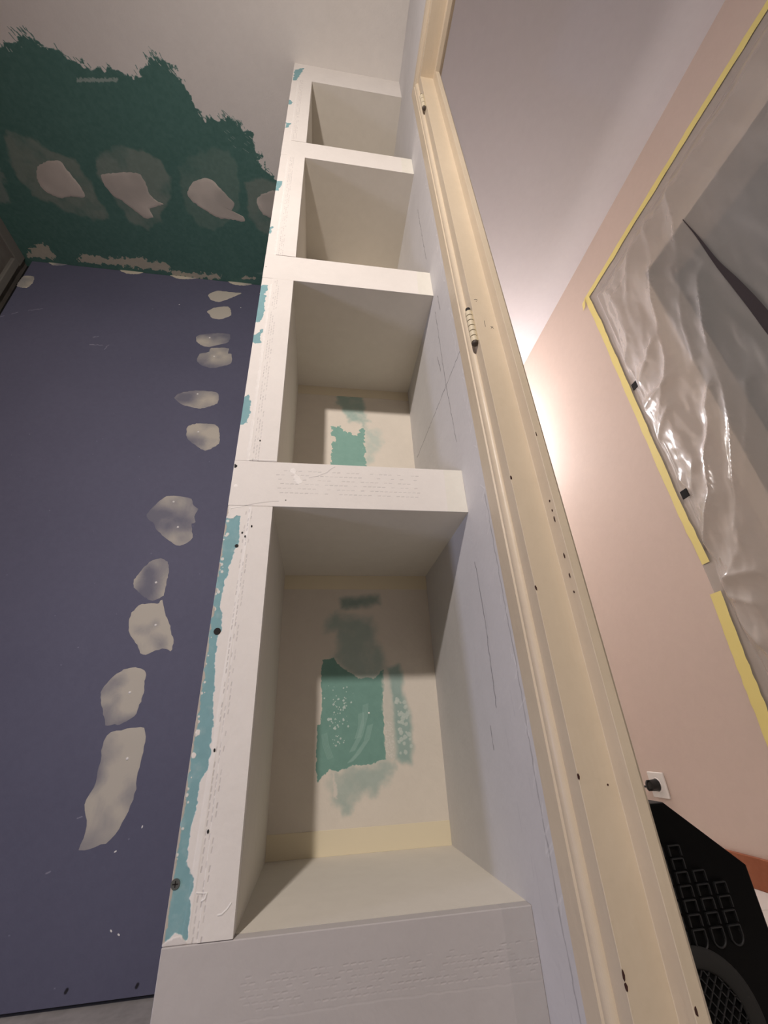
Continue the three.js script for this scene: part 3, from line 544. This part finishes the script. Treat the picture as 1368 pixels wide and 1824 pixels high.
// ================================================================ the hall beyond the door
{
  const f = struct('floor_hall', 'white tiled hall floor', 'floor', box(WALL_R2, PINK_X + 0.9, -0.15, HALL_Y - 0.004, HALL_END - 0.1, END_Z + 0.1), std(0x9a948c, 0.9));
  const g = new RoundedBoxGeometry(0.297, 0.02, 0.297, 1, 0.0012), tones = [0xd9d4cd, 0xdeD9d2, 0xd4cfc7].map((c) => std(c, 0.35)), r = rng(6);
  for (let i = 0; i < 4; i++) for (let j = 0; j < 9; j++) { const x = PINK_X - 0.15 - i * 0.3, z = -2.0 + j * 0.3; if (x - 0.15 < 0.25) continue; piece('tile', g, tones[Math.floor(r() * 3)], f, [x, HALL_Y - 0.01, z]); }
  const cp = new Paint(512, 512, WALL_R2, HALL_END, PINK_X, END_Z).base([224, 220, 222], 4, 3, 60);
  struct('ceiling_hall', 'white hall ceiling beyond the door frame', 'ceiling', uvOf(box(WALL_R2 - 0.02, PINK_X + 0.9, CEIL + 0.0001, CEIL + 0.15, HALL_END - 0.1, END_Z + 0.1), 0, 2, cp), cp.material({ rough: 0.9 }));
  const OZ0 = -0.845, OZ1 = -0.02, OY = 2.055;
  const wp = new Paint(1024, 768, HALL_END, 0, END_Z, CEIL).base([207, 188, 176], 4, 2, 50); wp.line([[-0.93, 0.79], [-0.9, 0.788]], 0.0012, [150, 130, 120], 0.6); wp.line([[-1.1, 0.31], [-1.098, 0.3]], 0.001, [150, 130, 120], 0.6);
  wp.relief((u, v) => 0.3 * fbm(u * 120, v * 120, 3));
  const wm = wp.material({ rough: 0.8, bumpScale: 0.0008 });
  struct('wall_hall', 'pale pink hall wall with a sheeted doorway', 'wall', uvOf(merge([box(PINK_X, PINK_X + 0.12, HALL_Y - 0.1, CEIL, HALL_END, OZ0), box(PINK_X, PINK_X + 0.12, OY, CEIL, OZ0, OZ1), box(PINK_X, PINK_X + 0.12, HALL_Y - 0.1, CEIL, OZ1, END_Z)]), 2, 1, wp), wm);
  struct('trim_1', 'flat pale trim around the doorway behind the plastic sheet', 'trim', merge([box(PINK_X - 0.01, PINK_X - 0.0002, HALL_Y, OY + 0.055, OZ0 - 0.055, OZ0, 0.002), box(PINK_X - 0.01, PINK_X - 0.0002, OY, OY + 0.055, OZ0, OZ1 + 0.055, 0.002), box(PINK_X - 0.01, PINK_X - 0.0002, HALL_Y, OY, OZ1, OZ1 + 0.055, 0.002)]), std(0xdcc9ba, 0.6));
  struct('wall_hall_end', 'far end wall of the hall', 'wall', box(WALL_R2 - 0.02, PINK_X + 0.1, 0, CEIL, HALL_END - 0.12, HALL_END), M.plain);
  struct('wall_hall_left', 'hall wall running on behind the shelf column', 'wall', box(WALL_R, WALL_R2, 0, CEIL, HALL_END, BLUE_Z - 0.03), M.plain);
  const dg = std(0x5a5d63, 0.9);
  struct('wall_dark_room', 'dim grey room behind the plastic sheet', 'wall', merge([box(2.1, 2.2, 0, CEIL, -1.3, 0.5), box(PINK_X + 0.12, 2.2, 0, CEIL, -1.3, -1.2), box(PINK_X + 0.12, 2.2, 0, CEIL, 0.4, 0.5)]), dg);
  const bp = new Paint(512, 64, HALL_END, HALL_Y, 0, HALL_Y + 0.08).base([148, 84, 52], 14, 20, 120);
  const bb = struct('baseboard_hall', 'brown baseboard at the foot of the pink wall', 'baseboard', uvOf(box(PINK_X - 0.011, PINK_X, HALL_Y, HALL_Y + 0.077, HALL_END, OZ0 - 0.01, 0.002), 2, 1, bp), bp.material({ rough: 0.55 }));
}
// ---- plastic sheet over the doorway in the pink wall, its tape and its dark strip
const SH = { z0: -1.135, z1: 0.32, y0: 0.07, y1: 2.318 };
function sheetOff(z, y) {              // how far the film stands off the wall
  const e = Math.min(z - SH.z0, SH.y1 - y), k = smooth(0.034, 0.15, e);
  let d = 0.0012 + k * (0.034 + 0.012 * fbm(z * 2.5, y * 1.2, 3)) + smooth(0.036, 0.09, e) * (0.016 * fbm(z * 9 + y * 1.6, y * 0.9, 3) + 0.005 * fbm(z * 24 - y * 3, y * 5, 3) + (0.0005 + 0.0022 * smooth(0.3, 0.04, z - SH.z0)) * fbm(z * 50 + y * 25, y * 26 - z * 12, 3));
  for (const l of FOLD) { const t = sdLine(l, z, y); if (t < 0.06) d += smooth(0.036, 0.06, e) * (l.length > 4 ? 1.7 : 1) * (0.009 * Math.exp(-t / 0.012) + 0.005 * Math.exp(-t * t / 0.0012)) * (0.7 + 0.5 * noise(y * 7 + l[0][0] * 50, 3)); }
  return Math.max(e > 0.06 ? 0.0125 : 0.001, d);
}
{
  const nz = 210, ny = 300, pos = [], idx = [];
  for (let j = 0; j <= ny; j++) for (let i = 0; i <= nz; i++) { const z = mix(SH.z0, SH.z1, Math.pow(i / nz, 1.15)), y = mix(SH.y0, SH.y1, j / ny); pos.push(PINK_X - sheetOff(z, y), y, z); }
  for (let j = 0; j < ny; j++) for (let i = 0; i < nz; i++) { const a = j * (nz + 1) + i; idx.push(a, a + 1, a + nz + 1, a + 1, a + nz + 2, a + nz + 1); }
  const g = new THREE.BufferGeometry(); g.setAttribute('position', new THREE.Float32BufferAttribute(pos, 3)); g.setIndex(idx); g.computeVertexNormals();
  solo('plastic_sheet', 'creased translucent plastic sheet taped over the doorway in the pink wall', 'plastic sheet', g, new THREE.MeshPhysicalMaterial({ color: 0xe2e1dd, roughness: 0.24, transmission: 0.74, thickness: 0, ior: 1.45, side: THREE.DoubleSide }));
  const tapeM = new THREE.MeshPhysicalMaterial({ color: 0xe8d888, roughness: 0.6 });
  const strip = (n, f, side, w, x) => { const pts = []; for (let i = 0; i <= n; i++) pts.push(f(i / n)); return ribbon(pts.map((q, i) => V(PINK_X - x - 0.0012 - 0.0008 * noise(i * 0.7, x * 900), q[1], q[0])), () => side, (i) => w * (1 + 0.12 * noise(i * 0.45, w * 700))); };
  solo('masking_tape', 'yellow tape along the top edge of the plastic sheet', 'tape', strip(90, (t) => [mix(SH.z0 - 0.012, SH.z1, t), SH.y1 + 0.004 + 0.004 * noise(t * 9, 1)], V(0, 1, 0), 0.03, 0.0035), tapeM);
  solo('masking_tape', 'yellow tape down the upper side of the plastic sheet, with a folded end', 'tape', merge([strip(90, (t) => [SH.z0 + 0.004 + 0.006 * noise(t * 6, 2) + 0.012 * t, mix(SH.y1 + 0.016, 0.94, t)], V(0, 0, 1), 0.03, 0.005), strip(8, (t) => [SH.z0 - 0.018 - 0.012 * t, mix(SH.y1 + 0.01, SH.y1 - 0.03, t)], V(0, 0.3, 1), 0.022, 0.007)]), tapeM);
  solo('masking_tape', 'wrinkled yellow tape down the lower side of the plastic sheet', 'tape', strip(70, (t) => [SH.z0 + 0.008 - 0.035 * t + 0.004 * noise(t * 9, 4), mix(0.845, 0.07, t)], V(0, 0, 1), 0.042, 0.005), tapeM);
  const zp = new THREE.CatmullRomCurve3(ZIP[0].map(([z, y]) => V(PINK_X - sheetOff(z, y) - 0.004, y, z))).getPoints(60);
  solo('sheet_strip', 'dark curved strip running across the plastic sheet', 'strip', ribbon(zp, (i) => { const a = zp[Math.max(0, i - 1)], b = zp[Math.min(60, i + 1)], t = b.clone().sub(a).normalize(); return V(0, -t.z, t.y); }, (i) => 0.003 + 0.03 * smooth(0, 58, i)), std(0x241c22, 0.6));
  PADS[0].forEach(([z, y], k) => {
    const g = new RoundedBoxGeometry(0.004, 0.03, 0.028, 2, 0.001); g.translate(PINK_X - sheetOff(z, y) - 0.006, y, z);
    solo('black_pad', k ? 'lower black diamond shaped pad beside the yellow tape' : 'upper black diamond shaped pad beside the yellow tape', 'pad', g, std(0x050505, 0.9), 'pads beside the tape');
  });
}
{ // socket and plug
  const y = 0.291, z = -1.661, o = thing('wall_socket', 'white square wall socket low on the pink wall', 'socket', [PINK_X, y - 0.04, z]), wm = std(0xe9e4de, 0.4);
  const pl = part('plate', box(PINK_X - 0.009, PINK_X - 0.0005, y - 0.04, y + 0.04, z - 0.04, z + 0.04, 0.003), wm, o);
  part('socket_ring', new THREE.TorusGeometry(0.021, 0.0015, 8, 32).rotateY(Math.PI / 2).translate(PINK_X - 0.0095, y, z), wm, o);
  const p = thing('power_plug', 'black round power plug in the wall socket', 'plug', [PINK_X - 0.01, y - 0.02, z]);
  part('plug_body', new THREE.CylinderGeometry(0.017, 0.0185, 0.03, 28).rotateZ(Math.PI / 2).translate(PINK_X - 0.0255, y, z), M.black, p);
  part('pull_ring', new THREE.TorusGeometry(0.014, 0.0035, 10, 28).rotateY(0.5).translate(PINK_X - 0.045, y, z), M.black, p);
  part('cord', new THREE.TubeGeometry(new THREE.CatmullRomCurve3([V(PINK_X - 0.036, y - 0.004, z - 0.01), V(PINK_X - 0.045, y - 0.01, z - 0.04), V(PINK_X - 0.03, y - 0.12, z - 0.07), V(PINK_X - 0.03, HALL_Y + 0.006, z - 0.09)]), 30, 0.0035, 8), M.black, p);
}
{ // black octagonal box with a grid and a ring
  const cx = 0.478, y0 = HALL_Y, y1 = 0.381, hw = 0.125, ch = 0.097, cv = 0.077, zf = -0.672;
  const o = thing('speaker_cabinet', 'black octagonal box with a moulded grid and a grey ring standing behind the door frame', 'speaker', [cx, y0, zf - 0.1]);
  const s = new THREE.Shape([[-hw, y0 + cv], [-hw + ch, y0], [hw - ch, y0], [hw, y0 + cv], [hw, y1 - cv], [hw - ch, y1], [-hw + ch, y1], [-hw, y1 - cv]].map((q) => new THREE.Vector2(q[0] + cx, q[1])));
  const bm = new THREE.MeshPhysicalMaterial({ color: 0x020202, roughness: 0.6, specularIntensity: 0.3 }), rib = std(0x1c1c1d, 0.55);
  part('body', new THREE.ExtrudeGeometry(s, { depth: 0.2, bevelEnabled: true, bevelThickness: 0.003, bevelSize: 0.003, bevelSegments: 2 }).translate(0, 0, zf - 0.206), bm, o);
  const v = new THREE.BoxGeometry(0.0016, 0.011, 0.003), h = new THREE.BoxGeometry(0.017, 0.0014, 0.003);
  for (let k = 0; k < 6; k++) {
    const x = 0.552 - k * 0.0265, top = Math.min(0.34, 0.27 + (0.575 - x) * 0.85);
    for (let y = 0.242; y < top; y += 0.0145) { for (const q of [-0.0085, 0.0085]) piece('grid_rib', v, rib, o, [x + q, y, zf]); piece('grid_rib', h, rib, o, [x, y + 0.006, zf]); }
    const end = new THREE.TorusGeometry(0.0085, 0.0012, 6, 16, Math.PI).rotateZ(Math.PI); piece('grid_end', end, rib, o, [x, 0.237, zf]);
  }
  part('ring', new THREE.TorusGeometry(0.066, 0.011, 10, 56).scale(1, 1, 0.5).translate(0.476, 0.158, zf), std(0x232220, 0.95), o);
  for (let k = -6; k <= 6; k++) { const L = 2 * Math.sqrt(Math.max(0, 0.055 ** 2 - (k * 0.0088) ** 2)); if (L < 0.01) continue;
    for (const t of [1, -1]) part('grille_wire', new THREE.BoxGeometry(0.0012, L, 0.0015).translate(k * 0.0088, 0, 0).rotateZ(t * 0.7).translate(0.476, 0.158, zf + 0.001), rib, o); }
}

// ================================================================ lamps
{ // halogen floodlight on a stand, aimed at the niches
  const [x, y, z] = WORK_LAMP.at, o = thing('flood_lamp', 'small floodlight on a tall stand behind the camera, aimed at the niches', 'lamp', [x, 0, z]), pm = std(0x2a2a2c, 0.5);
  part('base', new THREE.CylinderGeometry(0.13, 0.14, 0.025, 32).translate(x, 0.0125, z), pm, o);
  part('pole', new THREE.CylinderGeometry(0.01, 0.01, y - 0.08, 14).translate(x, (y - 0.08) / 2 + 0.02, z + 0.03), pm, o);
  const dir = V(...WORK_LAMP.aim).sub(V(x, y, z)).normalize(), turn = new THREE.Quaternion().setFromUnitVectors(V(0, 0, -1), dir);
  part('lamp_head', box(-0.05, 0.05, -0.04, 0.04, 0.012, 0.06, 0.006).applyQuaternion(turn).translate(x, y, z), pm, o);
  part('lamp_glass', box(-0.03, 0.03, -0.022, 0.022, 0.006, 0.0115).applyQuaternion(turn).translate(x, y, z), new THREE.MeshStandardMaterial({ color: 0xffffff, emissive: WORK_LAMP.color, emissiveIntensity: 6 }), o);
  const l = new THREE.SpotLight(WORK_LAMP.color, WORK_LAMP.cd, 0, 1.5, 0.5, 2); l.position.set(0, y, 0); l.target.position.set(WORK_LAMP.aim[0] - x, WORK_LAMP.aim[1], WORK_LAMP.aim[2] - z);
  l.castShadow = true; l.shadow.radius = 1.6; l.shadow.mapSize.set(2048, 2048); l.shadow.bias = -0.0005; o.add(l, l.target);
}
{
  const [x, y, z] = LED_PANEL.at, { w, h } = LED_PANEL, o = thing('led_work_light', 'cool white floodlight on a low stand by the left wall', 'lamp', [x, 0, z]), pm = std(0x303236, 0.5);
  part('housing', box(x - 0.05, x, y - h / 2 - 0.02, y + h / 2 + 0.02, z - w / 2 - 0.02, z + w / 2 + 0.02, 0.006), pm, o);
  part('stand', merge([box(x - 0.035, x - 0.015, 0.02, y - h / 2 - 0.02, z - 0.01, z + 0.01), box(x - 0.09, x + 0.05, 0, 0.02, z - 0.14, z + 0.14)]), pm, o);
  part('diffuser', box(x, x + 0.004, y - h / 2, y + h / 2, z - w / 2, z + w / 2), new THREE.MeshStandardMaterial({ color: 0xffffff, emissive: LED_PANEL.color, emissiveIntensity: 3 }), o);
  const l = new THREE.RectAreaLight(LED_PANEL.color, LED_PANEL.nits, w, h); l.position.set(0.008, y, 0); l.rotation.set(0, -Math.PI / 2, 0); o.add(l);
}
{
  const [x, y, z] = HALL_BULB.at, o = thing('pendant_bulb', 'bare bulb hanging from the hall ceiling behind the door frame', 'lamp', [x, y, z]), pm = std(0xe8e4de, 0.5);
  part('ceiling_rose', new THREE.CylinderGeometry(0.04, 0.05, 0.02, 24).translate(x, CEIL - 0.01, z), pm, o);
  part('cord', new THREE.CylinderGeometry(0.003, 0.003, CEIL - y - 0.08, 8).translate(x, (CEIL + y + 0.06) / 2, z), pm, o);
  part('bulb_holder', new THREE.CylinderGeometry(0.014, 0.017, 0.05, 18).translate(x, y + 0.055, z), pm, o);
  part('bulb', new THREE.SphereGeometry(0.032, 24, 16).translate(x, y, z), new THREE.MeshStandardMaterial({ color: 0xffffff, emissive: HALL_BULB.color, emissiveIntensity: 6 }), o);
  const l = new THREE.PointLight(HALL_BULB.color, HALL_BULB.cd, 0, 2); l.position.set(0, 0, 0); l.castShadow = true; l.shadow.radius = 1.6; l.shadow.mapSize.set(2048, 2048); l.shadow.bias = -0.0005; o.add(l);
}
renderer.render(scene, camera);
